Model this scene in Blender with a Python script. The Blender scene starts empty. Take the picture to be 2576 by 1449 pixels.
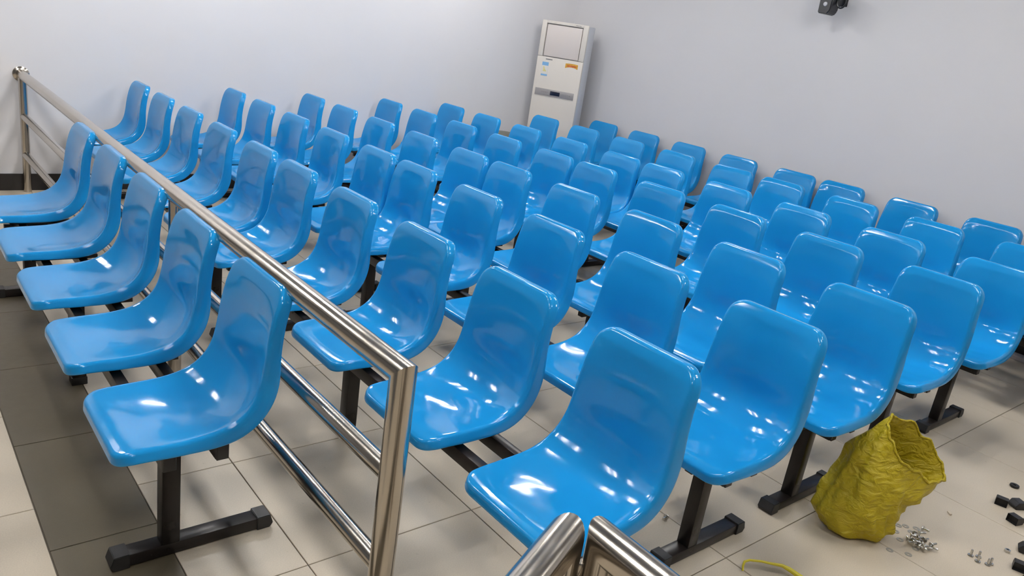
import bpy, bmesh, math, random
from mathutils import Vector, Matrix, noise
random.seed(7)
C = bpy.context.scene.collection
SC = bpy.context.scene

# ------------------------------------------------------------------ camera
cd = bpy.data.cameras.new('camera'); cam = bpy.data.objects.new('camera', cd); C.objects.link(cam)
cd.sensor_width = 36.0; cd.lens = 1951.0063 / 2576 * 36.0; cd.clip_start = 0.05; cd.clip_end = 60
RX = Vector((0.7700, -0.6211, 0.1461)).normalized()
RZ = Vector((0.6316, 0.7096, -0.3121)).normalized()
RX = (RX - RZ * RX.dot(RZ)).normalized()
RY = RZ.cross(RX).normalized()              # image down
CAMP = Vector((-1.3213, -1.8022, 1.5383))
M = Matrix(((RX.x, -RY.x, -RZ.x), (RX.y, -RY.y, -RZ.y), (RX.z, -RY.z, -RZ.z))).to_4x4()
M.translation = CAMP
cam.matrix_world = M
SC.camera = cam

# ------------------------------------------------------------------ world, exposure
w = bpy.data.worlds.new('world'); SC.world = w; w.use_nodes = True
w.node_tree.nodes['Background'].inputs[0].default_value = (0.8, 0.85, 1.0, 1)
w.node_tree.nodes['Background'].inputs[1].default_value = 0.3
SC.view_settings.view_transform = 'Standard'; SC.view_settings.look = 'None'
SC.view_settings.gamma = 1.0; SC.view_settings.use_curve_mapping = False
SC.view_settings.exposure = 0.0
TUBE = 152.0            # tube emission strength
CEIL = 2.85
LAMP_Y = (-2.15, -0.30, 1.55, 3.40)
LAMP_X = (-1.5, 0.6, 2.7)

# ------------------------------------------------------------------ helpers
def nmat(name):
    m = bpy.data.materials.new(name); m.use_nodes = True
    return m, m.node_tree, m.node_tree.nodes['Principled BSDF']
def mat(name, col, rough=0.5, metal=0.0, noise_scale=None, var=0.1, bump=0.0, coat=0.0, coat_rough=0.05, spec=0.5, detail=4, rvar=0.0):
    m, nt, b = nmat(name)
    b.inputs['Base Color'].default_value = (*col, 1); b.inputs['Roughness'].default_value = rough
    b.inputs['Metallic'].default_value = metal; b.inputs['Coat Weight'].default_value = coat
    b.inputs['Coat Roughness'].default_value = coat_rough; b.inputs['Specular IOR Level'].default_value = spec
    if noise_scale:
        tc = nt.nodes.new('ShaderNodeTexCoord'); n = nt.nodes.new('ShaderNodeTexNoise')
        n.inputs['Scale'].default_value = noise_scale; n.inputs['Detail'].default_value = detail
        nt.links.new(tc.outputs['Object'], n.inputs['Vector'])
        mx = nt.nodes.new('ShaderNodeMix'); mx.data_type = 'RGBA'
        mx.inputs[6].default_value = (*[c * (1 - var) for c in col], 1)
        mx.inputs[7].default_value = (*[min(1, c * (1 + var)) for c in col], 1)
        nt.links.new(n.outputs['Fac'], mx.inputs[0]); nt.links.new(mx.outputs[2], b.inputs['Base Color'])
        if rvar:
            mr = nt.nodes.new('ShaderNodeMapRange'); mr.inputs[3].default_value = max(0.02, rough - rvar); mr.inputs[4].default_value = rough + rvar
            nt.links.new(n.outputs['Fac'], mr.inputs[0]); nt.links.new(mr.outputs[0], b.inputs['Roughness'])
        if bump:
            bp = nt.nodes.new('ShaderNodeBump'); bp.inputs['Strength'].default_value = bump; bp.inputs['Distance'].default_value = 0.01
            nt.links.new(n.outputs['Fac'], bp.inputs['Height']); nt.links.new(bp.outputs['Normal'], b.inputs['Normal'])
    return m

def tag(o, label=None, cat=None, group=None, kind=None):
    if label: o['label'] = label
    if cat: o['category'] = cat
    if group: o['group'] = group
    if kind: o['kind'] = kind
    return o
def link(name, me, parent=None, loc=(0, 0, 0), rot=(0, 0, 0)):
    o = bpy.data.objects.new(name, me); C.objects.link(o); o.location = loc; o.rotation_euler = rot
    if parent is not None: o.parent = parent
    return o
def empty(name, loc, rz=0.0):
    o = bpy.data.objects.new(name, None); C.objects.link(o); o.location = loc; o.rotation_euler = (0, 0, rz)
    o.empty_display_size = 0.1
    return o
def mesh_of(name, bm, m, smooth=False):
    me = bpy.data.meshes.new(name)
    bmesh.ops.recalc_face_normals(bm, faces=bm.faces[:])
    bm.to_mesh(me); bm.free()
    if m: me.materials.append(m)
    if smooth:
        for p in me.polygons: p.use_smooth = True
    return me
def box(bm, x0, x1, y0, y1, z0, z1, bev=0.0, seg=2):
    r = bmesh.ops.create_cube(bm, size=1.0)
    vs = r['verts']
    for v in vs:
        v.co = Vector((x0 + (v.co.x + .5) * (x1 - x0), y0 + (v.co.y + .5) * (y1 - y0), z0 + (v.co.z + .5) * (z1 - z0)))
    if bev > 0:
        es = list({e for v in vs for e in v.link_edges})
        bmesh.ops.bevel(bm, geom=es, offset=bev, segments=seg, profile=0.5, affect='EDGES')
def tube(bm, pts, r, n=20, cap=True, closed=False):
    """tube along a polyline with true mitred joints"""
    pts = [Vector(p) for p in pts]; rings = []
    N = len(pts)
    t0 = (pts[1] - pts[0]).normalized()
    up = Vector((0, 0, 1)) if abs(t0.z) < 0.9 else Vector((1, 0, 0))
    a = (up - t0 * up.dot(t0)).normalized()
    prev = t0
    for i, p in enumerate(pts):
        if closed:
            tin = (p - pts[i - 1]).normalized(); tout = (pts[(i + 1) % N] - p).normalized()
        else:
            tin = (p - pts[i - 1]).normalized() if i > 0 else (pts[1] - p).normalized()
            tout = (pts[i + 1] - p).normalized() if i < N - 1 else tin
        a = (a - tin * a.dot(tin)).normalized()
        b = tin.cross(a)
        nrm = (tin + tout).normalized()
        ring = []
        rr = r[i] if isinstance(r, (list, tuple)) else r
        for k in range(n):
            th = 2 * math.pi * k / n
            q = a * math.cos(th) * rr + b * math.sin(th) * rr
            # slide along tin on to the mitre plane
            q = q - tin * (q.dot(nrm) / max(0.2, tin.dot(nrm)))
            ring.append(bm.verts.new(p + q))
        rings.append(ring)
        if i < N - 1 or closed: a = tin.rotation_difference(tout) @ a
    m = N if closed else N - 1
    for i in range(m):
        A, B = rings[i], rings[(i + 1) % N]
        for k in range(n):
            bm.faces.new((A[k], A[(k + 1) % n], B[(k + 1) % n], B[k]))
    if cap and not closed:
        bm.faces.new(rings[0][::-1]); bm.faces.new(rings[-1])
def lathe(bm, prof, n=24, c=(0, 0, 0)):
    rings = []
    for (r, z) in prof:
        if r < 1e-6: rings.append([bm.verts.new((c[0], c[1], c[2] + z))])
        else: rings.append([bm.verts.new((c[0] + r * math.cos(2 * math.pi * k / n), c[1] + r * math.sin(2 * math.pi * k / n), c[2] + z)) for k in range(n)])
    for A, B in zip(rings, rings[1:]):
        for k in range(n):
            k2 = (k + 1) % n
            if len(A) == 1 and len(B) == 1: continue
            if len(A) == 1: bm.faces.new((A[0], B[k], B[k2]))
            elif len(B) == 1: bm.faces.new((A[k], A[k2], B[0]))
            else: bm.faces.new((A[k], A[k2], B[k2], B[k]))
def auto_smooth(me, ang=35):
    for p in me.polygons: p.use_smooth = True
    try: me.set_sharp_from_angle(angle=math.radians(ang))
    except Exception: pass
    return me

# ------------------------------------------------------------------ materials
def wall_material(name, col):
    m, nt, b = nmat(name)
    b.inputs['Roughness'].default_value = 0.62; b.inputs['Specular IOR Level'].default_value = 0.3
    tc = nt.nodes.new('ShaderNodeTexCoord')
    n1 = nt.nodes.new('ShaderNodeTexNoise'); n1.inputs['Scale'].default_value = 0.9; n1.inputs['Detail'].default_value = 3
    n2 = nt.nodes.new('ShaderNodeTexNoise'); n2.inputs['Scale'].default_value = 9; n2.inputs['Detail'].default_value = 6; n2.inputs['Roughness'].default_value = 0.6
    nt.links.new(tc.outputs['Object'], n1.inputs['Vector']); nt.links.new(tc.outputs['Object'], n2.inputs['Vector'])
    mx = nt.nodes.new('ShaderNodeMix'); mx.data_type = 'RGBA'
    mx.inputs[6].default_value = (*[c * 0.965 for c in col], 1); mx.inputs[7].default_value = (*[min(1, c * 1.03) for c in col], 1)
    nt.links.new(n1.outputs['Fac'], mx.inputs[0])
    # rare grey scuffs
    r = nt.nodes.new('ShaderNodeValToRGB'); r.color_ramp.elements[0].position = 0.72; r.color_ramp.elements[1].position = 0.80
    r.color_ramp.elements[0].color = (0, 0, 0, 1); r.color_ramp.elements[1].color = (0.35, 0.35, 0.35, 1)
    nt.links.new(n2.outputs['Fac'], r.inputs[0])
    mx2 = nt.nodes.new('ShaderNodeMix'); mx2.data_type = 'RGBA'; mx2.inputs[7].default_value = (0.35, 0.33, 0.32, 1)
    nt.links.new(mx.outputs[2], mx2.inputs[6]); nt.links.new(r.outputs[0], mx2.inputs[0])
    nt.links.new(mx2.outputs[2], b.inputs['Base Color'])
    n3 = nt.nodes.new('ShaderNodeTexNoise'); n3.inputs['Scale'].default_value = 120; n3.inputs['Detail'].default_value = 2
    nt.links.new(tc.outputs['Object'], n3.inputs['Vector'])
    bp = nt.nodes.new('ShaderNodeBump'); bp.inputs['Strength'].default_value = 0.04; bp.inputs['Distance'].default_value = 0.003
    nt.links.new(n3.outputs['Fac'], bp.inputs['Height']); nt.links.new(bp.outputs['Normal'], b.inputs['Normal'])
    return m
M_wall = wall_material('wall_paint', (0.705, 0.695, 0.712))
M_ceil = mat('ceiling_paint', (0.36, 0.36, 0.35), 0.8)
M_wall2 = wall_material('wall_paint_rear', (0.22, 0.22, 0.22))
M_base = mat('baseboard_black', (0.012, 0.010, 0.010), 0.35, noise_scale=8, var=0.2)
M_ground = mat('tile_grout', (0.10, 0.085, 0.065), 0.9)

def tile_material(name, col, rough, dirt):
    m, nt, b = nmat(name)
    b.inputs['Specular IOR Level'].default_value = 0.45
    geo = nt.nodes.new('ShaderNodeNewGeometry')
    n1 = nt.nodes.new('ShaderNodeTexNoise'); n1.inputs['Scale'].default_value = 2.2; n1.inputs['Detail'].default_value = 6; n1.inputs['Roughness'].default_value = 0.6
    n2 = nt.nodes.new('ShaderNodeTexNoise'); n2.inputs['Scale'].default_value = 26; n2.inputs['Detail'].default_value = 5; n2.inputs['Roughness'].default_value = 0.7
    n4 = nt.nodes.new('ShaderNodeTexNoise'); n4.inputs['Scale'].default_value = 260; n4.inputs['Detail'].default_value = 2
    for n in (n1, n2, n4): nt.links.new(geo.outputs['Position'], n.inputs['Vector'])
    mx = nt.nodes.new('ShaderNodeMix'); mx.data_type = 'RGBA'
    mx.inputs[6].default_value = (*[c * 0.90 for c in col], 1); mx.inputs[7].default_value = (*[min(1, c * 1.07) for c in col], 1)
    nt.links.new(n1.outputs['Fac'], mx.inputs[0])
    r = nt.nodes.new('ShaderNodeValToRGB'); r.color_ramp.elements[0].position = 0.66; r.color_ramp.elements[1].position = 0.82
    r.color_ramp.elements[0].color = (0, 0, 0, 1); r.color_ramp.elements[1].color = (dirt, dirt, dirt, 1)
    nt.links.new(n2.outputs['Fac'], r.inputs[0])
    mx2 = nt.nodes.new('ShaderNodeMix'); mx2.data_type = 'RGBA'; mx2.inputs[7].default_value = (0.10, 0.075, 0.05, 1)
    nt.links.new(mx.outputs[2], mx2.inputs[6]); nt.links.new(r.outputs[0], mx2.inputs[0])
    mx3 = nt.nodes.new('ShaderNodeMix'); mx3.data_type = 'RGBA'; mx3.blend_type = 'MULTIPLY'; mx3.inputs[0].default_value = 0.22
    nt.links.new(mx2.outputs[2], mx3.inputs[6]); nt.links.new(n4.outputs['Fac'], mx3.inputs[7])
    nt.links.new(mx3.outputs[2], b.inputs['Base Color'])
    mr = nt.nodes.new('ShaderNodeMapRange'); mr.inputs[3].default_value = rough - 0.07; mr.inputs[4].default_value = rough + 0.12
    nt.links.new(n2.outputs['Fac'], mr.inputs[0]); nt.links.new(mr.outputs[0], b.inputs['Roughness'])
    return m
M_tile = tile_material('beige_floor_tile', (0.70, 0.605, 0.475), 0.30, 0.55)
M_dtile = tile_material('brown_floor_tile', (0.108, 0.088, 0.055), 0.42, 0.3)

def seat_material():
    m, nt, b = nmat('blue_moulded_plastic')
    b.inputs['Roughness'].default_value = 0.22; b.inputs['Specular IOR Level'].default_value = 0.38
    b.inputs['Coat Weight'].default_value = 0.06; b.inputs['Coat Roughness'].default_value = 0.04
    tc = nt.nodes.new('ShaderNodeTexCoord'); oi = nt.nodes.new('ShaderNodeObjectInfo')
    ad = nt.nodes.new('ShaderNodeVectorMath'); ad.operation = 'MULTIPLY_ADD'
    nt.links.new(oi.outputs['Random'], ad.inputs[1]); ad.inputs[2].default_value = (0, 0, 0)
    cmb = nt.nodes.new('ShaderNodeVectorMath'); cmb.operation = 'SCALE'; cmb.inputs[0].default_value = (17, 29, 11)
    nt.links.new(oi.outputs['Random'], cmb.inputs[3])
    add = nt.nodes.new('ShaderNodeVectorMath'); add.operation = 'ADD'
    nt.links.new(tc.outputs['Object'], add.inputs[0]); nt.links.new(cmb.outputs[0], add.inputs[1])
    n1 = nt.nodes.new('ShaderNodeTexNoise'); n1.inputs['Scale'].default_value = 5; n1.inputs['Detail'].default_value = 5
    nt.links.new(add.outputs[0], n1.inputs['Vector'])
    mr = nt.nodes.new('ShaderNodeMapRange'); mr.inputs[1].default_value = 0.35; mr.inputs[2].default_value = 0.75
    mr.inputs[3].default_value = 0.07; mr.inputs[4].default_value = 0.17
    nt.links.new(n1.outputs['Fac'], mr.inputs[0]); nt.links.new(mr.outputs[0], b.inputs['Roughness'])
    mx = nt.nodes.new('ShaderNodeMix'); mx.data_type = 'RGBA'
    mx.inputs[6].default_value = (0.008, 0.240, 0.590, 1); mx.inputs[7].default_value = (0.014, 0.290, 0.665, 1)
    nt.links.new(n1.outputs['Fac'], mx.inputs[0]); nt.links.new(mx.outputs[2], b.inputs['Base Color'])
    n2 = nt.nodes.new('ShaderNodeTexNoise'); n2.inputs['Scale'].default_value = 14; n2.inputs['Detail'].default_value = 1
    nt.links.new(add.outputs[0], n2.inputs['Vector'])
    bp = nt.nodes.new('ShaderNodeBump'); bp.inputs['Strength'].default_value = 0.06; bp.inputs['Distance'].default_value = 0.01
    nt.links.new(n2.outputs['Fac'], bp.inputs['Height']); nt.links.new(bp.outputs['Normal'], b.inputs['Normal'])
    nt.links.new(bp.outputs['Normal'], b.inputs['Coat Normal'])
    return m
M_seat = seat_material()
M_frame = mat('black_painted_steel', (0.013, 0.010, 0.009), 0.30, spec=0.32, metal= 0.0, noise_scale=14, var=0.35, rvar=0.08)
M_rubber = mat('black_rubber', (0.014, 0.013, 0.013), 0.5, noise_scale=30, var=0.2)
def steel_material():
    m, nt, b = nmat('brushed_stainless_steel')
    b.inputs['Metallic'].default_value = 1.0; b.inputs['Base Color'].default_value = (0.52, 0.475, 0.42, 1)
    tc = nt.nodes.new('ShaderNodeTexCoord')
    n = nt.nodes.new('ShaderNodeTexNoise'); n.inputs['Scale'].default_value = 12; n.inputs['Detail'].default_value = 6
    nt.links.new(tc.outputs['Object'], n.inputs['Vector'])
    mr = nt.nodes.new('ShaderNodeMapRange'); mr.inputs[3].default_value = 0.10; mr.inputs[4].default_value = 0.26
    nt.links.new(n.outputs['Fac'], mr.inputs[0]); nt.links.new(mr.outputs[0], b.inputs['Roughness'])
    bp = nt.nodes.new('ShaderNodeBump'); bp.inputs['Strength'].default_value = 0.05; bp.inputs['Distance'].default_value = 0.004
    nt.links.new(n.outputs['Fac'], bp.inputs['Height']); nt.links.new(bp.outputs['Normal'], b.inputs['Normal'])
    return m
M_steel = steel_material()
M_zinc = mat('zinc_plated_steel', (0.62, 0.61, 0.58), 0.25, 1.0)
M_acw = mat('ivory_white_plastic', (0.70, 0.655, 0.60), 0.35)
M_acside = mat('white_painted_sheet', (0.62, 0.64, 0.68), 0.4)
M_silver = mat('silver_grey_plastic', (0.36, 0.34, 0.34), 0.35, 0.2)
M_dark = mat('dark_display_glass', (0.012, 0.016, 0.035), 0.15)
M_grey = mat('grey_print', (0.22, 0.22, 0.22), 0.6)
M_blueprint = mat('light_blue_print', (0.20, 0.42, 0.68), 0.5)
M_paper = mat('white_label_paper', (0.72, 0.70, 0.66), 0.6)
M_yel = mat('yellow_print', (0.75, 0.62, 0.10), 0.6)
M_red = mat('red_gold_print', (0.55, 0.13, 0.03), 0.5, noise_scale=60, var=0.9)
M_gold = mat('gold_print', (0.62, 0.33, 0.04), 0.5, noise_scale=80, var=0.5)
M_cctv = mat('black_plastic', (0.012, 0.013, 0.016), 0.3)
M_lens = mat('pale_lens_glass', (0.45, 0.46, 0.50), 0.15)
M_clear = mat('bracket_plastic', (0.55, 0.56, 0.56), 0.2)
M_cush = mat('grey_green_vinyl', (0.13, 0.135, 0.11), 0.5, noise_scale=10, var=0.15)
M_cig = mat('pale_paper', (0.66, 0.56, 0.44), 0.7)
M_trunk = mat('pinkish_white_plastic', (0.50, 0.44, 0.43), 0.5)
M_lampbody = mat('lamp_housing_white', (0.8, 0.8, 0.8), 0.5)
def emis(name, col, s):
    m, nt, b = nmat(name)
    b.inputs['Base Color'].default_value = (*col, 1)
    b.inputs['Emission Color'].default_value = (*col, 1); b.inputs['Emission Strength'].default_value = s
    return m
M_tube = emis('fluorescent_tube', (1.0, 0.98, 0.95), TUBE)
def bag_material():
    m, nt, b = nmat('yellow_crumpled_plastic')
    tc = nt.nodes.new('ShaderNodeTexCoord')
    n = nt.nodes.new('ShaderNodeTexNoise'); n.inputs['Scale'].default_value = 9; n.inputs['Detail'].default_value = 7; n.inputs['Roughness'].default_value = 0.6
    n2 = nt.nodes.new('ShaderNodeTexNoise'); n2.inputs['Scale'].default_value = 22; n2.inputs['Detail'].default_value = 5; n2.inputs['Distortion'].default_value = 1.2
    mp = nt.nodes.new('ShaderNodeMapping'); mp.inputs['Rotation'].default_value = (0.3, 0.7, 0.4); mp.inputs['Scale'].default_value = (0.35, 1.0, 1.5)
    nt.links.new(tc.outputs['Object'], mp.inputs[0]); nt.links.new(mp.outputs[0], n2.inputs['Vector'])
    nt.links.new(tc.outputs['Object'], n.inputs['Vector'])
    mx = nt.nodes.new('ShaderNodeMix'); mx.data_type = 'RGBA'
    mx.inputs[6].default_value = (0.40, 0.30, 0.010, 1); mx.inputs[7].default_value = (0.60, 0.48, 0.015, 1)
    nt.links.new(n.outputs['Fac'], mx.inputs[0]); nt.links.new(mx.outputs[2], b.inputs['Base Color'])
    b.inputs['Roughness'].default_value = 0.42; b.inputs['Specular IOR Level'].default_value = 0.4
    bp = nt.nodes.new('ShaderNodeBump'); bp.inputs['Strength'].default_value = 0.8; bp.inputs['Distance'].default_value = 0.025
    nt.links.new(n2.outputs['Fac'], bp.inputs['Height']); nt.links.new(bp.outputs['Normal'], b.inputs['Normal'])
    return m
M_bag = bag_material()
M_yplas = mat('yellow_plastic', (0.72, 0.60, 0.03), 0.3)
m_, nt_, b_ = nmat('clear_lens_plastic')
b_.inputs['Base Color'].default_value = (0.95, 0.95, 0.90, 1); b_.inputs['Roughness'].default_value = 0.05; b_.inputs['Transmission Weight'].default_value = 1.0
b_.inputs['IOR'].default_value = 1.12
M_clearlens = m_

# ------------------------------------------------------------------ room shell
XL, XR, YF, YB = -4.4, 4.45, -5.2, 4.36
def slab(name, x0, x1, y0, y1, z0, z1, m):
    bm = bmesh.new(); box(bm, x0, x1, y0, y1, z0, z1)
    o = link(name, mesh_of(name, bm, m)); tag(o, kind='structure'); return o
floor = slab('floor', XL - .2, XR + .2, YF - .2, YB + .2, -0.12, -0.004, M_ground)
slab('wall_back', XL - .2, XR + .2, YB, YB + .2, -0.004, CEIL, M_wall)
slab('wall_right', XR, XR + .2, YF, YB, -0.004, CEIL, M_wall)
slab('wall_left', XL - .2, XL, YF, YB, -0.004, CEIL, M_wall2)
slab('wall_front', XL - .2, XR + .2, YF - .2, YF, -0.004, CEIL, M_wall2)
slab('ceiling', XL - .2, XR + .2, YF - .2, YB + .2, CEIL, CEIL + .15, M_ceil)
slab('baseboard_back', XL, XR, YB - .012, YB, 0.0, 0.115, M_base)
slab('baseboard_right', XR - .012, XR, YF, YB - .012, 0.0, 0.115, M_base)
bm = bmesh.new(); box(bm, XR - .10, XR - .014, YF + .1, 0.6, 0.0, 0.028, 0.003)
tag(link('trim_1', mesh_of('trim_1', bm, M_trunk)), kind='structure')

# floor tiles: every tile its own object, sunk joints between them
G = 0.0016
tile_cache = {}
def tile(x0, x1, y0, y1, m):
    wx, wy = round(x1 - x0 - 2 * G, 4), round(y1 - y0 - 2 * G, 4)
    if wx < 0.01 or wy < 0.01: return
    key = (wx, wy, m.name)
    if key not in tile_cache:
        bm = bmesh.new()
        b = 0.0012
        lo = [bm.verts.new((sx * wx / 2, sy * wy / 2, -0.0039)) for sx, sy in ((-1, -1), (1, -1), (1, 1), (-1, 1))]
        mi = [bm.verts.new((sx * wx / 2, sy * wy / 2, -b)) for sx, sy in ((-1, -1), (1, -1), (1, 1), (-1, 1))]
        hi = [bm.verts.new((sx * (wx / 2 - b), sy * (wy / 2 - b), 0)) for sx, sy in ((-1, -1), (1, -1), (1, 1), (-1, 1))]
        for A, B in ((lo, mi), (mi, hi)):
            for k in range(4): bm.faces.new((A[k], A[(k + 1) % 4], B[(k + 1) % 4], B[k]))
        bm.faces.new(hi)
        tile_cache[key] = mesh_of('tile', bm, m)
    o = link('tile', tile_cache[key], floor, ((x0 + x1) / 2, (y0 + y1) / 2, random.uniform(-0.0002, 0.0002)))
SX0, SX1 = -1.018, -0.735       # brown strip
TX = [SX1, -0.43, 0.157, 0.768, 1.38]
while TX[-1] < XR: TX.append(min(XR, TX[-1] + 0.609))
TY = [-0.715, -0.11, 0.49]
while TY[-1] < YB: TY.append(min(YB, TY[-1] + 0.605))
while TY[0] > YF: TY.insert(0, max(YF, TY[0] - 0.605))
for i in range(len(TX) - 1):
    for j in range(len(TY) - 1): tile(TX[i], TX[i + 1], TY[j], TY[j + 1], M_tile)
TXL = [SX0]
while TXL[-1] > XL: TXL.append(max(XL, TXL[-1] - 0.605))
for i in range(len(TXL) - 1):
    for j in range(len(TY) - 1): tile(TXL[i + 1], TXL[i], TY[j], TY[j + 1], M_tile)
YS = [0.27]
while YS[-1] < YB: YS.append(min(YB, YS[-1] + 0.605))
while YS[0] > YF: YS.insert(0, max(YF, YS[0] - 0.605))
for j in range(len(YS) - 1): tile(SX0, SX1, YS[j], YS[j + 1], M_dtile)

# ------------------------------------------------------------------ ceiling lamps (twin fluorescent tubes, along x)
def make_lamp():
    root = empty('ceiling_light', (0, 0, 0))
    bm = bmesh.new()
    box(bm, -.30, .30, -.30, .30, -.012, 0)
    for x0, x1, y0, y1 in ((-.30, .30, -.30, -.285), (-.30, .30, .285, .30), (-.30, -.285, -.285, .285), (.285, .30, -.285, .285)): box(bm, x0, x1, y0, y1, -.050, -.012)
    link('housing', mesh_of('housing', bm, M_lampbody), root)
    bm = bmesh.new(); tube(bm, [(-.275, 0, -.040), (.275, 0, -.040)], 0.013, 12)
    me = auto_smooth(mesh_of('lamp_tube', bm, M_tube))
    for y in (-.18, .18): link('lamp_tube', me, root, (0, y, 0))
    return root
def copy_tree(o, parent=None):
    c = o.copy(); C.objects.link(c)
    if parent is not None: c.parent = parent
    for ch in list(o.children): copy_tree(ch, c)
    return c
lamp0 = make_lamp(); first = True
for iy, y in enumerate(LAMP_Y):
    for ix, x in enumerate(LAMP_X):
        o = lamp0 if first else copy_tree(lamp0); first = False
        o.location = (x, y, CEIL)
        tag(o, 'square three-tube ceiling light, %s from the left wall in the %s line' % (('first', 'second', 'third')[ix], ('rearmost', 'second', 'third', 'front')[iy]),
            'ceiling light', 'ceiling lights above the seats')

# ------------------------------------------------------------------ seat shell
PROF = [(-.402, .437), (-.378, .4445), (-.340, .448), (-.28, .449), (-.21, .452), (-.155, .462), (-.112, .481), (-.082, .510), (-.063, .548), (-.051, .60), (-.041, .68), (-.029, .740), (-.015, .783), (.000, .8125)]
def catmull(P, n=12):
    out = []
    Q = [(2 * P[0][0] - P[1][0], 2 * P[0][1] - P[1][1])] + P + [(2 * P[-1][0] - P[-2][0], 2 * P[-1][1] - P[-2][1])]
    for i in range(1, len(Q) - 2):
        for k in range(n):
            t = k / n
            o = []
            for d in range(2):
                a, b, c, e = Q[i - 1][d], Q[i][d], Q[i + 1][d], Q[i + 2][d]
                o.append(0.5 * (2 * b + (c - a) * t + (2 * a - 5 * b + 4 * c - e) * t * t + (3 * b - a - 3 * c + e) * t ** 3))
            out.append(tuple(o))
    out.append(P[-1]); return out
CUR = catmull(PROF)
ARC = [0.0]
for a, b in zip(CUR, CUR[1:]): ARC.append(ARC[-1] + math.dist(a, b))
LEN = ARC[-1]
def prof(s):
    if s <= 0: t = (Vector(CUR[2]) - Vector(CUR[0])).normalized(); p = Vector(CUR[0]) + t * s
    elif s >= LEN: t = (Vector(CUR[-1]) - Vector(CUR[-3])).normalized(); p = Vector(CUR[-1]) + t * (s - LEN)
    else:
        i = max(j for j in range(len(ARC)) if ARC[j] <= s); i = min(i, len(CUR) - 2)
        f = (s - ARC[i]) / (ARC[i + 1] - ARC[i]); p = Vector(CUR[i]).lerp(Vector(CUR[i + 1]), f)
        i0, i1 = max(0, i - 3), min(len(CUR) - 1, i + 4)
        t = (Vector(CUR[i1]) - Vector(CUR[i0])).normalized()
    n = Vector((-t.y, t.x))            # towards the sitter (up over the seat, forward over the back)
    return p, n
def lerp_tab(tab, s):
    for (a, va), (b, vb) in zip(tab, tab[1:]):
        if s <= b:
            f = max(0, (s - a) / (b - a)); f = f * f * (3 - 2 * f)
            return va + (vb - va) * f
    return tab[-1][1]
W_TAB = [(0, .175), (.16, .180), (.30, .180), (.42, .173), (.60, .163), (LEN, .153)]
D_TAB = [(0, .0), (.09, .012), (.20, .019), (.30, .034), (.37, .036), (.46, .017), (.62, .007), (LEN - .06, .003), (LEN, .0)]
SK_TAB = [(0, .027), (.15, .032), (.30, .045), (.38, .048), (.50, .036), (.66, .030), (LEN, .016)]
RF, RT = .037, .032
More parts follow.
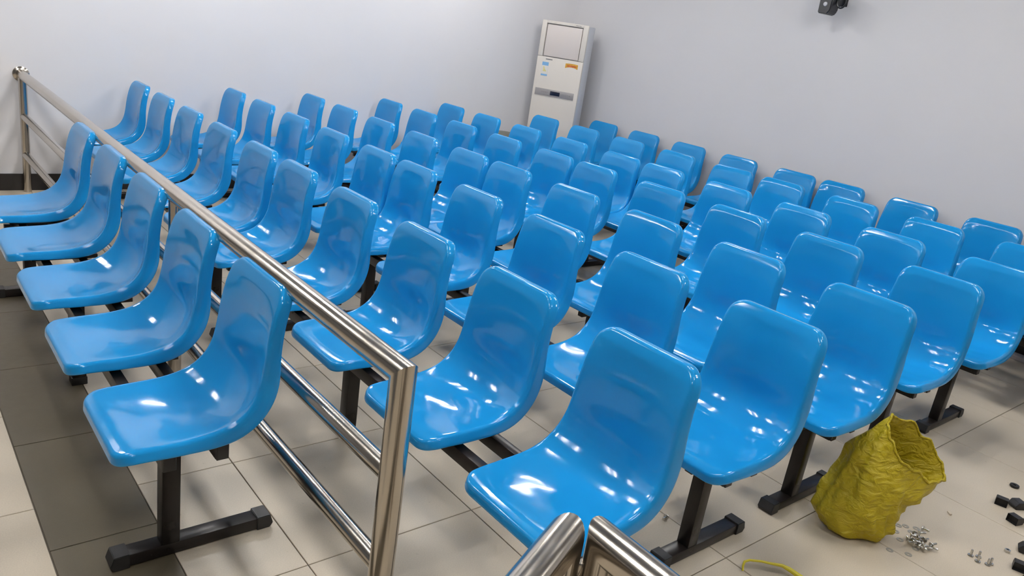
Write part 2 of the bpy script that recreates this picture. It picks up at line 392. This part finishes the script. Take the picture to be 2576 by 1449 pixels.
def seat_mesh():
    S = []
    for k in range(7): S.append(RF * (1 - math.cos(math.pi / 2 * k / 6)))
    m = 24
    for k in range(1, m): S.append(RF + (LEN - RF - RT) * k / m)
    for k in range(7): S.append(LEN - RT * (1 - math.cos(math.pi / 2 * (6 - k) / 6)))
    S = sorted(S)
    def hw(s):
        W = lerp_tab(W_TAB, s)
        if s < RF: return W - RF + math.sqrt(max(0, RF ** 2 - (RF - s) ** 2))
        if s > LEN - RT: return W - RT + math.sqrt(max(0, RT ** 2 - (s - LEN + RT) ** 2))
        return W
    NC = 14
    bm = bmesh.new()
    def put(s, y, d):
        p, n = prof(s); return bm.verts.new((p.x - n.x * d, y, p.y - n.y * d))
    grid = []; uv = []
    for s in S:
        row = []; ru = []
        w = hw(s); D = lerp_tab(D_TAB, s)
        for c in range(NC + 1):
            t = -math.cos(math.pi * c / NC) * 0.35 + (2 * c / NC - 1) * 0.65
            y = w * t
            q = abs(y) / lerp_tab(W_TAB, s)
            d = D * (1 - q ** 2.4) ** 1.3 if q < 1 else 0
            row.append(put(s, y, d)); ru.append((s, y))
        grid.append(row); uv.append(ru)
    for i in range(len(S) - 1):
        for c in range(NC): bm.faces.new((grid[i][c], grid[i][c + 1], grid[i + 1][c + 1], grid[i + 1][c]))
    # boundary loop
    R = len(S) - 1
    idx = [(0, c) for c in range(NC)] + [(i, NC) for i in range(R)] + [(R, c) for c in range(NC, 0, -1)] + [(i, 0) for i in range(R, 0, -1)]
    loop = [grid[i][c] for i, c in idx]; lu = [Vector(uv[i][c]) for i, c in idx]
    n = len(loop); norms = []
    for k in range(n):
        e = (lu[(k + 1) % n] - lu[k - 1]); nn = Vector((-e.y, e.x)).normalized()
        norms.append(nn)
    cx = Vector((LEN / 2, 0))
    if (lu[5] - cx).dot(norms[5]) < 0: norms = [-q for q in norms]
    prev = loop
    EDGE = [(.0045, .0006), (.0090, .0028), (.0125, .0072), (.0152, .0145)]
    for (o, d) in EDGE + [(.0185, None), (.0195, -1)]:
        ring = []
        for k in range(n):
            sk = lerp_tab(SK_TAB, min(max(lu[k].x, 0), LEN))
            dd = sk * .75 if d is None else (sk if d == -1 else d)
            q = lu[k] + norms[k] * o
            p, nn = prof(q.x)
            ring.append(bm.verts.new((p.x - nn.x * dd, q.y, p.y - nn.y * dd)))
        for k in range(n): bm.faces.new((prev[k], prev[(k + 1) % n], ring[(k + 1) % n], ring[k]))
        prev = ring
    bmesh.ops.recalc_face_normals(bm, faces=bm.faces[:])
    me = bpy.data.meshes.new('tmp'); bm.to_mesh(me)
    # make sure normals face the sitter
    f = bm.faces[:][len(bm.faces) // 4] if False else None
    bm.free()
    o = bpy.data.objects.new('tmp', me); C.objects.link(o)
    up = sum(p.normal.z * p.area for p in me.polygons if p.center.x < -.2 and p.center.z > .43)
    sol = o.modifiers.new('s', 'SOLIDIFY'); sol.thickness = 0.004; sol.offset = -1 if up > 0 else 1
    sub = o.modifiers.new('u', 'SUBSURF'); sub.levels = 1; sub.render_levels = 1
    dg = bpy.context.evaluated_depsgraph_get()
    out = bpy.data.meshes.new_from_object(o.evaluated_get(dg)); out.name = 'seat'
    bpy.data.objects.remove(o)
    out.materials.clear(); out.materials.append(M_seat)
    for p in out.polygons: p.use_smooth = True; p.material_index = 0
    return out
ME_seat = seat_mesh()

PITCH = 0.534
def frame_meshes():
    me = {}
    bm = bmesh.new(); box(bm, -.017, .017, -.165, 4 * PITCH + .165, .348, .392, .004)
    me['beam'] = auto_smooth(mesh_of('beam', bm, M_frame))
    bm = bmesh.new(); box(bm, -.025, .025, -.024, .024, .03, .335, .004)
    box(bm, -.095, .095, -.015, .015, .330, .3525, .003)
    me['leg'] = auto_smooth(mesh_of('leg', bm, M_frame))
    bm = bmesh.new(); box(bm, -.205, .205, -.026, .026, .003, .040, .004)
    me['foot'] = auto_smooth(mesh_of('foot', bm, M_frame))
    bm = bmesh.new(); box(bm, -.0275, .0275, -.0265, .0265, 0, .032, .003)
    me['short_foot'] = auto_smooth(mesh_of('rubber_plug', bm, M_rubber))
    bm = bmesh.new()
    # pentagonal rubber end cap: taller than the foot with a slanted nose
    prof2 = [(0, 0), (.040, 0), (.050, .014), (.040, .044), (0, .044)]
    A = [bm.verts.new((x, -.0295, z)) for x, z in prof2]; B = [bm.verts.new((x, .0295, z)) for x, z in prof2]
    bm.faces.new(A); bm.faces.new(B[::-1])
    for k in range(5): bm.faces.new((A[k], A[(k + 1) % 5], B[(k + 1) % 5], B[k]))
    bmesh.ops.bevel(bm, geom=bm.edges[:], offset=.0018, segments=2, affect='EDGES')
    me['end_cap'] = auto_smooth(mesh_of('end_cap', bm, M_rubber))
    bm = bmesh.new()
    box(bm, -.12, .12, -.02, .02, .392, .409, .002)
    me['bracket'] = mesh_of('bracket', bm, M_frame)
    bm = bmesh.new(); box(bm, -.0165, .0165, -.007, .0, .350, .394, .002)
    me['beam_plug'] = mesh_of('beam_plug', bm, M_rubber)
    return me
FM = frame_meshes()
def make_bench():
    root = empty('seating_bench', (0, 0, 0))
    for k in range(5):
        link('seat', ME_seat, root, (0, k * PITCH, 0))
        for q in (-.11, .11): link('bracket', FM['bracket'], root, (-.205, k * PITCH + q, 0))
    for x in (-.275, -.140):
        b = link('beam', FM['beam'], root, (x, 0, 0))
        link('beam_plug', FM['beam_plug'], b, (0, -.165, 0))
    for y in (-.012, 2 * PITCH + .065, 4 * PITCH + .02):
        l = link('leg', FM['leg'], root, (-.205, y, 0))
        if .5 < y < 1.5:
            link('rubber_plug', FM['short_foot'], l, (0, 0, 0))      # the middle leg stands on its own end, without a foot
            continue
        link('foot', FM['foot'], l, (.07, 0, 0))
        link('end_cap', FM['end_cap'], l, (.07 + .178, 0, 0))
        e = link('end_cap', FM['end_cap'], l, (.07 - .178, 0, 0)); e.rotation_euler = (0, 0, math.pi)
    return root
BX = [-0.510, 0.209, 0.864, 1.495, 2.225, 2.865, 3.671, 4.336]
YN = [0.144, -0.641, -0.614, -0.607, -0.568, -0.579, -0.462 - PITCH, -0.563 - PITCH]
YFAR = [None, 1.935, 1.920, 1.927, 1.966, 1.955, 1.566, 1.441]
ordn = ['', 'first', 'second', 'third', 'fourth', 'fifth', 'sixth', 'last']
specs = [(BX[0], YN[0], 'blue five-seat bench in front of the steel railing, feet on the brown tile strip', -.03)]
for i in range(1, 8):
    a = {1: 'near half of the first row behind the railing', 7: 'near half of the last row, backs against the right wall'}.get(i, 'near half of the %s row behind the railing' % ordn[i])
    b = {1: 'far half of the first row, ending at the back wall', 7: 'far half of the last row, beside the air conditioner'}.get(i, 'far half of the %s row, towards the back wall' % ordn[i])
    specs.append((BX[i], YN[i], 'blue five-seat bench, ' + a, -.12 if i == 7 else 0))
    specs.append((BX[i], YFAR[i], 'blue five-seat bench, ' + b, -.12 if i == 7 else 0))
bench0 = make_bench()
for k, (x, y, lab, dx) in enumerate(specs):
    o = bench0 if k == 0 else copy_tree(bench0)
    o.location = (x, y, 0)
    tag(o, lab, 'bench', 'blue five-seat benches in rows')
for o in C.objects:
    if o.name.startswith('seating_bench'):
        for k, (x, y, lab, dx) in enumerate(specs):
            if o['label'] == lab:
                for ch in o.children:
                    if ch.name.startswith('beam'): ch.location.y += .03 if k else .02
                    if ch.name.startswith('leg'):
                        if k == 0: ch.location.x -= .03
                        if dx < -.1: ch.location.x -= .10

# ------------------------------------------------------------------ steel railing
RR = 0.0300
rail = empty('steel_railing', (-.47, -.56, 0))
tag(rail, 'long three-bar stainless steel railing running to the back wall behind the front bench', 'railing')
def rel(p, o): return tuple(Vector(p) - Vector(o))
RO = (-.47, -.56, 0)
E0 = Vector((-.468, -.540, .815)); E1 = Vector((-.450, YB - .005, .788))
bm = bmesh.new(); tube(bm, [rel(E1, RO), rel(E0, RO), rel((E0.x, E0.y, 0.0), RO)], RR, 28)
link('handrail', auto_smooth(mesh_of('handrail', bm, M_steel), 30), rail)
def rail_at(y, z0, z1):
    f = (y - E0.y) / (E1.y - E0.y); return Vector((E0.x + (E1.x - E0.x) * f, y, z0 + (z1 - z0) * f))
bm = bmesh.new(); tube(bm, [rel(rail_at(E0.y + .02, .560, .515), RO), rel(rail_at(YB - .06, .560, .515), RO)], 0.0235, 22, cap=False)
link('middle_bar', auto_smooth(mesh_of('middle_bar', bm, M_steel)), rail)
bm = bmesh.new(); tube(bm, [rel(rail_at(E0.y + .02, .312, .255), RO), rel(rail_at(YB - .06, .312, .255), RO)], 0.0235, 22, cap=False)
link('lower_bar', auto_smooth(mesh_of('lower_bar', bm, M_steel)), rail)
for y in (1.03, 2.52, YB - .05):
    p = rail_at(y, E0.z, E1.z)
    bm = bmesh.new(); tube(bm, [(0, 0, 0), (0, 0, p.z - RR * .6)], .0250, 22)
    link('post', auto_smooth(mesh_of('post', bm, M_steel)), rail, rel((p.x, y, 0), RO))
bm = bmesh.new(); lathe(bm, [(.0305, .016), (.042, .014), (.049, .008), (.050, 0), (0, 0)], 32)
link('wall_flange', auto_smooth(mesh_of('wall_flange', bm, M_steel)), rail, rel((E1.x, YB, E1.z), RO), (math.pi / 2, 0, 0))

# second railing with hinge, and the gate leaf that hangs on it
GO = Vector((-0.5048, -1.1868, .828))
rail2 = empty('steel_handrail', (GO.x, GO.y, 0))
tag(rail2, 'stainless steel handrail with mitred corner at the bottom edge, right of the two', 'railing')
bm = bmesh.new(); tube(bm, [(0, 0, 0), (0, 0, GO.z), (-.006, -1.9, GO.z - .004)], .0310, 28)
link('handrail', auto_smooth(mesh_of('handrail', bm, M_steel), 30), rail2)
for z in (.31, .56):
    bm = bmesh.new(); tube(bm, [(0, -.02, z), (0, -1.88, z)], 0.0235, 20, cap=False)
    link('lower_bar' if z < .5 else 'middle_bar', auto_smooth(mesh_of('bar', bm, M_steel)), rail2)
bm = bmesh.new(); tube(bm, [(0, 0, 0), (0, 0, GO.z - .02)], .0205, 20)
link('post', auto_smooth(mesh_of('post', bm, M_steel)), rail2, (-.006, -1.85, 0))
GL = Vector((-0.5590, -1.1477, .828))
gate = empty('gate_leaf', (GL.x, GL.y, 0))
tag(gate, 'stainless steel gate leaf swung open at the bottom edge, left of the two mitred corners', 'gate')
gd = Vector((-.118, -.052, 0)).normalized()
e = gd * .52
bm = bmesh.new(); tube(bm, [(0, 0, .07), (0, 0, GL.z), (e.x, e.y, GL.z), (e.x, e.y, .07)], .0310, 28)
link('gate_frame', auto_smooth(mesh_of('gate_frame', bm, M_steel), 30), gate)
for z in (.12, .56, .31):
    bm = bmesh.new(); a = gd * .02; b2 = gd * .50; tube(bm, [(a.x, a.y, z), (b2.x, b2.y, z)], .016, 18, cap=False)
    link('gate_bar', auto_smooth(mesh_of('gate_bar', bm, M_steel)), gate)
hp = Vector(((GO.x + GL.x) / 2, (GO.y + GL.y) / 2 , 0)) - Vector((GL.x, GL.y, 0))
for z in (.70, .20):
    bm = bmesh.new()
    for k in range(4): lathe(bm, [(0, k * .024), (.0065, k * .024), (.0075, k * .024 + .002), (.0075, k * .024 + .020), (.0065, k * .024 + .022), (0, k * .024 + .022)], 14, (hp.x, hp.y, z))
    d = Vector((hp.x, hp.y, 0)).normalized()
    link('hinge', auto_smooth(mesh_of('hinge', bm, M_steel)), gate)

# ------------------------------------------------------------------ air conditioner in the corner
P1 = Vector((3.8806, 4.1964, 0)); wdir = Vector((.48, -.88, 0)).normalized()
AW, AD, AH = .472, .25, 1.682
ac = empty('air_conditioner', tuple(P1), math.atan2(wdir.y, wdir.x))
# local: x along the front (left to right), y away from the viewer, z up
tag(ac, 'tall white floor-standing air conditioner in the room corner', 'air conditioner')
bm = bmesh.new(); box(bm, .008, AW - .008, .03, AD, .0, AH - .006, .006)
link('cabinet', auto_smooth(mesh_of('cabinet', bm, M_acside)), ac)
def acbox(name, x0, x1, y0, y1, z0, z1, m, bev=.004, parent=None):
    bm = bmesh.new(); box(bm, x0, x1, y0, y1, z0, z1, bev); return link(name, auto_smooth(mesh_of(name, bm, m)), parent or ac)
# front shell: frame pieces around the recessed outlet, in one part
bm = bmesh.new()
box(bm, 0, AW, 0, .032, 0, 1.345, .005)
box(bm, 0, .048, 0, .032, 1.347, AH, .005); box(bm, AW - .052, AW, 0, .032, 1.347, AH, .005)
box(bm, .048, AW - .052, .0, .032, 1.655, AH, .003)
link('front_panel', auto_smooth(mesh_of('front_panel', bm, M_acw)), ac)
M_pink = mat('warm_white_plastic', (0.68, 0.62, 0.59), 0.4)
acbox('outlet_cover', .056, AW - .060, .008, .03, 1.353, 1.647, M_pink, .003)
acbox('outlet_gap', .046, AW - .050, .0305, .0335, 1.345, 1.657, M_dark, 0)
st = acbox('control_strip', .028, AW - .038, -.004, .002, .978, 1.044, M_silver, .002)
acbox('display', .19, .29, -.0065, -.0035, .992, 1.030, M_dark, .001, st)
bm = bmesh.new()
for k in range(4): box(bm, .318 + k * .017, .3205 + k * .017, -.0055, -.0035, 1.000, 1.024)
box(bm, .385, .400, -.0055, -.0035, 1.008, 1.014)
link('button', mesh_of('button', bm, M_grey), st)
bm = bmesh.new()
for k in range(4): box(bm, .10 + k * .018, .110 + k * .018, -.0052, -.0035, 1.008, 1.018)
link('print', mesh_of('print', bm, mat('mid_grey_print', (.28, .26, .26), .5)), st)
bm = bmesh.new(); box(bm, .03, AW - .036, -.0015, .001, .9705, .9725)
link('panel_seam', mesh_of('panel_seam', bm, M_silver), ac)
stk = acbox('energy_label', .062, .128, -.0018, .0005, 1.165, 1.295, M_paper, 0)
acbox('label_header', .062, .128, -.0026, -.0015, 1.262, 1.295, M_blueprint, 0, stk)
acbox('label_footer', .062, .128, -.0026, -.0015, 1.165, 1.181, M_blueprint, 0, stk)
bm = bmesh.new()
for k, wv in enumerate((.012, .018, .026, .034)): box(bm, .078, .078 + wv, -.0026, -.0015, 1.243 - k * .012, 1.250 - k * .012)
link('label_arrows', mesh_of('label_arrows', bm, M_yel), stk)
acbox('logo_print', .092, .160, -.0018, .0005, 1.318, 1.328, M_grey, 0)
bm = bmesh.new()
for k in range(6): box(bm, .345 + k * .009, .351 + k * .009, -.0016, .0005, 1.664, 1.671)
link('maker_print', mesh_of('maker_print', bm, M_grey), ac)
# small red and gold ribbon-shaped sticker
bm = bmesh.new()
top = []; bot = []
for k in range(11):
    x = .300 + .128 * k / 10; c = 1 - ((k - 5) / 5) ** 2
    top.append(bm.verts.new((x, -.0015, 1.312 + .004 * c - (.000)))); bot.append(bm.verts.new((x, -.0015, 1.268 + .014 * c)))
for k in range(10): bm.faces.new((top[k], top[k + 1], bot[k + 1], bot[k]))
r = bmesh.ops.extrude_face_region(bm, geom=bm.faces[:])
for v in r['geom']:
    if isinstance(v, bmesh.types.BMVert): v.co.y += .0018
rib = link('ribbon_sticker', mesh_of('ribbon_sticker', bm, M_gold), ac)
bm = bmesh.new(); box(bm, .318, .412, -.0024, -.0012, 1.284, 1.300)
link('sticker_print', mesh_of('sticker_print', bm, M_red), rib)
# side louvre and handle recess
acbox('side_slot', AW - .0085, AW - .0070, .10, .15, .96, 1.04, M_acside, .0005)

# ------------------------------------------------------------------ padded stool beside the air conditioner
st_ = empty('round_stool', (3.52, 4.10, 0))
tag(st_, 'round stool with a grey-green padded top by the back wall, left of the air conditioner', 'stool')
bm = bmesh.new(); lathe(bm, [(0, .595), (.11, .594), (.145, .588), (.160, .575), (.162, .560), (.155, .550), (0, .548)], 32)
link('cushion', auto_smooth(mesh_of('cushion', bm, M_cush)), st_)
for k in range(4):
    a = math.pi / 4 + k * math.pi / 2
    bm = bmesh.new(); tube(bm, [(.10 * math.cos(a), .10 * math.sin(a), .549), (.15 * math.cos(a), .15 * math.sin(a), 0)], .010, 12)
    link('leg', auto_smooth(mesh_of('leg', bm, M_zinc)), st_)
bm = bmesh.new()
tube(bm, [(.132 * math.cos(2 * math.pi * k / 24), .132 * math.sin(2 * math.pi * k / 24), .20) for k in range(24)], .007, 10, closed=True)
link('foot_ring', auto_smooth(mesh_of('foot_ring', bm, M_zinc)), st_)

# ------------------------------------------------------------------ wall camera at the top edge
cc = empty('security_camera', (XR, 1.49, 2.085))
tag(cc, 'black camera on a bracket high on the right wall, cut by the top edge', 'camera')
bm = bmesh.new()
prf = [(-.045, -.095), (.030, -.100), (.052, -.070), (.058, .06), (.045, .075), (-.05, .075)]
A = [bm.verts.new((-.21, y, z)) for y, z in prf]; B = [bm.verts.new((-.10, y, z)) for y, z in prf]
bm.faces.new(A); bm.faces.new(B[::-1])
for k in range(6): bm.faces.new((A[k], A[(k + 1) % 6], B[(k + 1) % 6], B[k]))
bmesh.ops.bevel(bm, geom=bm.edges[:], offset=.007, segments=3, affect='EDGES')
for v in bm.verts: v.co.y = -v.co.y + .02
link('body', auto_smooth(mesh_of('body', bm, M_cctv)), cc)
bm = bmesh.new(); lathe(bm, [(0, .006), (.014, .005), (.017, 0), (0, 0)], 20)
link('lens', auto_smooth(mesh_of('lens', bm, M_lens)), cc, (-.211, .015, -.030), (0, -math.pi / 2, 0))
bm = bmesh.new(); box(bm, -.012, 0, -.04, .04, -.02, .10, .004)
link('wall_plate', auto_smooth(mesh_of('wall_plate', bm, M_cctv)), cc)
bm = bmesh.new(); tube(bm, [(-.005, 0, .05), (-.07, 0, .05), (-.12, .0, .03)], .012, 14)
link('arm', auto_smooth(mesh_of('arm', bm, M_cctv)), cc)
bm = bmesh.new(); tube(bm, [(-.15 , -.075 + .034 * math.cos(a), .0 + .045 * math.sin(a)) for a in [2 * math.pi * k / 28 for k in range(28)]], .006, 10, closed=True)
link('cable', auto_smooth(mesh_of('cable', bm, M_cctv)), cc)

# ------------------------------------------------------------------ yellow sack
sack = empty('yellow_sack', (1.400, -.855, 0))
tag(sack, 'crumpled yellow plastic sack standing open on the floor beside the third row', 'sack')
rv = Vector((.779, -.627, 0)); dv = Vector((.627, .779, 0))
LV = [ # a centre, z centre, depth centre ; A(a,z) ; B(a,z,depth)
    ((-.045, .004, .00), (.072, .000), (0, 0, .075)),
    ((-.042, .012, .00), (.098, .000), (0, 0, .105)),
    ((-.038, .055, .00), (.132, -.010), (0, 0, .122)),
    ((-.030, .120, .00), (.135, -.020), (0, 0, .120)),
    ((-.014, .180, .00), (.128, -.040), (0, 0, .112)),
    ((.018, .235, .00), (.140, -.070), (0, .003, .105)),
    ((.066, .285, .00), (.140, -.088), (.036, .010, .085)),
    ((.112, .338, .00), (.128, -.100), (.066, .022, .068))]
NA = 72; SUBL = 7
bm = bmesh.new(); rings = []
def lv(i, f, comp):
    a, b = LV[i][comp], LV[min(i + 1, len(LV) - 1)][comp]
    return [x + (y - x) * f for x, y in zip(a, b)]
tot = (len(LV) - 1) * SUBL
for j in range(tot + 1):
    i = min(j // SUBL, len(LV) - 2); f = (j - i * SUBL) / SUBL
    c = lv(i, f, 0); A = lv(i, f, 1); B = lv(i, f, 2); ring = []
    h = j / tot
    for k in range(NA):
        th = 2 * math.pi * k / NA
        co, si = math.cos(th), math.sin(th)
        a = c[0] + A[0] * co + B[0] * si; z = c[1] + A[1] * co + B[1] * si; d = c[2] + B[2] * si
        # large twisting folds, pinched at the bottom tip
        fold = noise.noise(Vector((co * 1.6 + h * 1.2, si * 1.6 - h * 2.0, h * 2.5))) * .030
        fold += (abs(noise.noise(Vector((co * 3.1 + h * 4, si * 3.1, h * 3.4 + 5)))) - .2) * .034 * (0.45 + .55 * math.sin(math.pi * min(1, h * 1.1)))
        fold += noise.noise(Vector((co * 9, si * 9, h * 16))) * .006
        if h > .93: fold += noise.noise(Vector((co * 12, si * 12, 3))) * .010
        fold += .0065 * math.sin(th * 8 + h * 9 + 3 * noise.noise(Vector((co, si, h * 2)))) * math.sin(math.pi * min(1, h * 1.05))
        if h < .25: fold += .012 * math.sin(th * 7 + h * 22) * (1 - h * 4)
        s = 1 + fold / .12 * min(1, .25 + h * 4) * (1 - .45 * h)
        P = Vector((0, 0, 0)) + rv * (c[0] + (a - c[0]) * s) + dv * (c[2] + (d - c[2]) * s)
        zz = c[1] + (z - c[1]) * s
        if h > .85: zz += noise.noise(Vector((co * 3, si * 3, 9))) * .018 * (h - .85) / .15
        # belly bulge and dent on the lower right flank
        P.z = max(.002, zz)
        ring.append(bm.verts.new(P))
    rings.append(ring)
for A_, B_ in zip(rings, rings[1:]):
    for k in range(NA): bm.faces.new((A_[k], A_[(k + 1) % NA], B_[(k + 1) % NA], B_[k]))
bm.faces.new(rings[0][::-1])
rimpts = [v.co.copy() for v in rings[-1]]
me = mesh_of('sack_body', bm, M_bag, True)
ob = link('sack_body', me, sack)
so = ob.modifiers.new('s', 'SOLIDIFY'); so.thickness = .0015; so.offset = -1
bm = bmesh.new(); tube(bm, [p + Vector((0, 0, .002)) + Vector([noise.noise(p * 40 + Vector((q, 0, 0))) * .003 for q in range(3)]) for p in rimpts], [.0045 + .002 * noise.noise(p * 30) for p in rimpts], 8, closed=True)
link('rolled_hem', auto_smooth(mesh_of('rolled_hem', bm, M_bag), 80), sack)

# ------------------------------------------------------------------ loose parts on the floor
def ray_floor(u, v, z=0.0):
    d = RX * ((u - 1288) / 1951.0063) + RY * ((v - 724.5) / 1951.0063) + RZ
    t = (z - CAMP.z) / d.z; return CAMP + d * t
def screw_meshes():
    bm = bmesh.new(); lathe(bm, [(0, 0), (.0095, 0), (.0105, .002), (.0095, .0045), (.0042, .005), (.0042, .024), (.0036, .026), (0, .026)], 14)
    return auto_smooth(mesh_of('screw', bm, M_zinc))
ME_screw = screw_meshes()
bm = bmesh.new(); lathe(bm, [(.005, 0), (.0125, 0), (.0125, .0014), (.005, .0014), (.005, 0)], 20); ME_washer = auto_smooth(mesh_of('washer', bm, mat('dull_zinc', (0.38, 0.36, 0.32), 0.5, 0.3)))
pile = [(2300,1342),(2309,1345),(2287,1352),(2279,1354),(2294,1362),(2303,1359),(2313,1354),(2311,1365),(2322,1366),(2303,1374),(2312,1378),(2318,1382),(2328,1385),(2340,1376),(2292,1370),(2308,1370),(2300,1352),(2317,1374),(2325,1376)]
for k, (u, v) in enumerate(pile):
    p = ray_floor(u, v, .008)
    o = link('screw', ME_screw, None, (p.x, p.y, .0105 + (k % 3) * .005), (math.pi / 2 + random.uniform(-.25, .05), 0, random.uniform(0, 6.28)))
    tag(o, 'short zinc screw in the heap of screws beside the yellow sack', 'screw', 'heap of screws beside the sack')
for (u, v, lab) in ((2320, 1330, 'zinc screw lying just behind the screw heap, nearest the sack'), (1676, 1301, 'single screw lying between the two nearest bench feet'), (2342, 1376, 'zinc screw lying at the right end of the heap')):
    p = ray_floor(u, v, .008)
    tag(link('screw', ME_screw, None, (p.x, p.y, .0105), (math.pi / 2 - .12, 0, random.uniform(0, 6.28))), lab, 'screw')
up = [(2441, 1398, 'leftmost upright screw standing on its head, right of the heap'), (2461, 1402, 'upright screw standing on its head, rear one of the middle pair'), (2459, 1413, 'upright screw standing on its head, front one of the middle pair'),
      (2484, 1421, 'upright screw at the right of the row, left one of two touching'), (2491, 1419, 'upright screw at the right of the row, right one of two touching')]
for u, v, lab in up:
    p = ray_floor(u, v, 0); tag(link('screw', ME_screw, None, (p.x, p.y, .0)), lab, 'screw')
wa = [(2260,1322),(2278,1324),(2305,1330),(2253,1337),(2292,1339),(2264,1358),(2238,1384),(2285,1395),(2303,1381),(2330,1380)]
wl = ['far left washer behind the heap', 'second washer behind the heap', 'washer beside the lone rear screw', 'washer nearest the bottom of the sack', 'washer touching the rear of the heap', 'washer just left of the heap', 'washer lying on the tile joint', 'washer nearest the bottom edge in front of the heap', 'washer under the front of the heap', 'washer under the right of the heap']
for (u, v), lab in zip(wa, wl):
    p = ray_floor(u, v, 0); tag(link('washer', ME_washer, None, (p.x, p.y, .0002)), 'flat zinc washer, ' + lab, 'washer', 'washers on the floor')
bm = bmesh.new(); lathe(bm, [(0, 0), (.011, 0), (.011, .009), (.0055, .0095), (.005, .004), (0, .004)], 6); ME_nut = mesh_of('nut', bm, M_zinc)
p = ray_floor(2533, 1388, 0); tag(link('nut', ME_nut, None, (p.x, p.y, 0)), 'small grey hexagonal nut at the lower right', 'nut')
bm = bmesh.new(); tube(bm, [(-.011, 0, .004), (.011, 0, .004)], .004, 12); 
o = link('cigarette_end', auto_smooth(mesh_of('cigarette_end', bm, M_cig)), None, tuple(Vector((ray_floor(2388, 1293).x, ray_floor(2388, 1293).y, .0001))), (0, 0, .9))
tag(o, 'pale paper stub lying on the tile right of the sack', 'litter')
bm = bmesh.new(); lathe(bm, [(.007, .001), (.016, .0), (.019, .004), (.018, .011), (.015, .012), (.006, .010), (.006, .001)], 24)
p = ray_floor(2551, 1225); o = link('rubber_ring', auto_smooth(mesh_of('rubber_ring', bm, M_rubber)), None, (p.x, p.y, .0))
tag(o, 'black rubber ring on the floor at the right edge, above the caps', 'ring')
# hollow rubber foot caps lying about
bm = bmesh.new()
pr = [(-.030, 0), (.026, 0), (.034, .018), (.018, .042), (-.030, .043)]
A = [bm.verts.new((x, -.030, z)) for x, z in pr]; B = [bm.verts.new((x, .030, z)) for x, z in pr]
bm.faces.new(A); bm.faces.new(B[::-1])
side = None
for k in range(5):
    f = bm.faces.new((A[k], A[(k + 1) % 5], B[(k + 1) % 5], B[k]))
    if k == 4: side = f
bmesh.ops.recalc_face_normals(bm, faces=bm.faces[:])
r = bmesh.ops.inset_individual(bm, faces=[side], thickness=.004)
bmesh.ops.translate(bm, verts=list({v for v in side.verts}), vec=(.022, 0, 0))
bmesh.ops.bevel(bm, geom=[e for e in bm.edges if not any(v in side.verts for v in e.verts)], offset=.002, segments=2, affect='EDGES')
for v in bm.verts: v.co *= .74
ME_cap = auto_smooth(mesh_of('foot_cap', bm, M_rubber))
caps = [(2517, 1262, .25, 'black rubber foot cap at the right edge, leftmost of the close pair'), (2556, 1270, 2.6, 'black rubber foot cap at the right edge, right one of the close pair'),
        (2551, 1308, -.3, 'black rubber foot cap just in front of the close pair'), (2596, 1312, 1.0, 'black rubber foot cap cut by the right edge beside its neighbour'),
        (2577, 1382, 1.9, 'black rubber foot cap half cut by the right edge, above the lowest one'), (2563, 1426, .3, 'lowest black rubber foot cap in the bottom right corner'), (2600, 1262, .9, 'black rubber foot cap mostly outside the right edge behind the pair')]
for u, v, a, lab in caps:
    p = ray_floor(u, v + 6, 0.0); tag(link('foot_cap', ME_cap, None, (p.x, p.y, 0), (0, 0, a)), lab, 'rubber cap', 'loose rubber foot caps')

# yellow safety glasses at the bottom edge
gp = ray_floor(1880, 1418)
gl = empty('safety_glasses', (gp.x, gp.y, 0), 0.0)
tag(gl, 'clear safety glasses with yellow arms lying on the floor at the bottom edge', 'glasses')
def gpt(u, v, z=0.0): q = ray_floor(u, v, z); return Vector((q.x - gp.x, q.y - gp.y, z))
arc = [gpt(1868, 1436, .004), gpt(1869, 1424, .016), gpt(1873, 1413, .024), gpt(1886, 1409, .028), gpt(1915, 1412, .028), gpt(1942, 1418, .027), gpt(1968, 1423, .026), gpt(1985, 1432, .022), gpt(2010, 1449, .014), gpt(2045, 1472, .006)]
bm = bmesh.new(); tube(bm, arc, [.0032, .0036, .004, .004, .004, .0042, .0056, .0078, .0082, .008], 10)
link('frame', auto_smooth(mesh_of('frame', bm, M_yplas), 60), gl)
bm = bmesh.new()
up_ = arc[2:8]; lo_ = [Vector((p.x - .003, p.y - .010, .003)) for p in up_]
U = [bm.verts.new(p - Vector((0, 0, .002))) for p in up_]; L = [bm.verts.new(p) for p in lo_]
for k in range(len(U) - 1): bm.faces.new((U[k], U[k + 1], L[k + 1], L[k]))
me = mesh_of('lens', bm, M_clearlens, True); o = link('lens', me, gl)
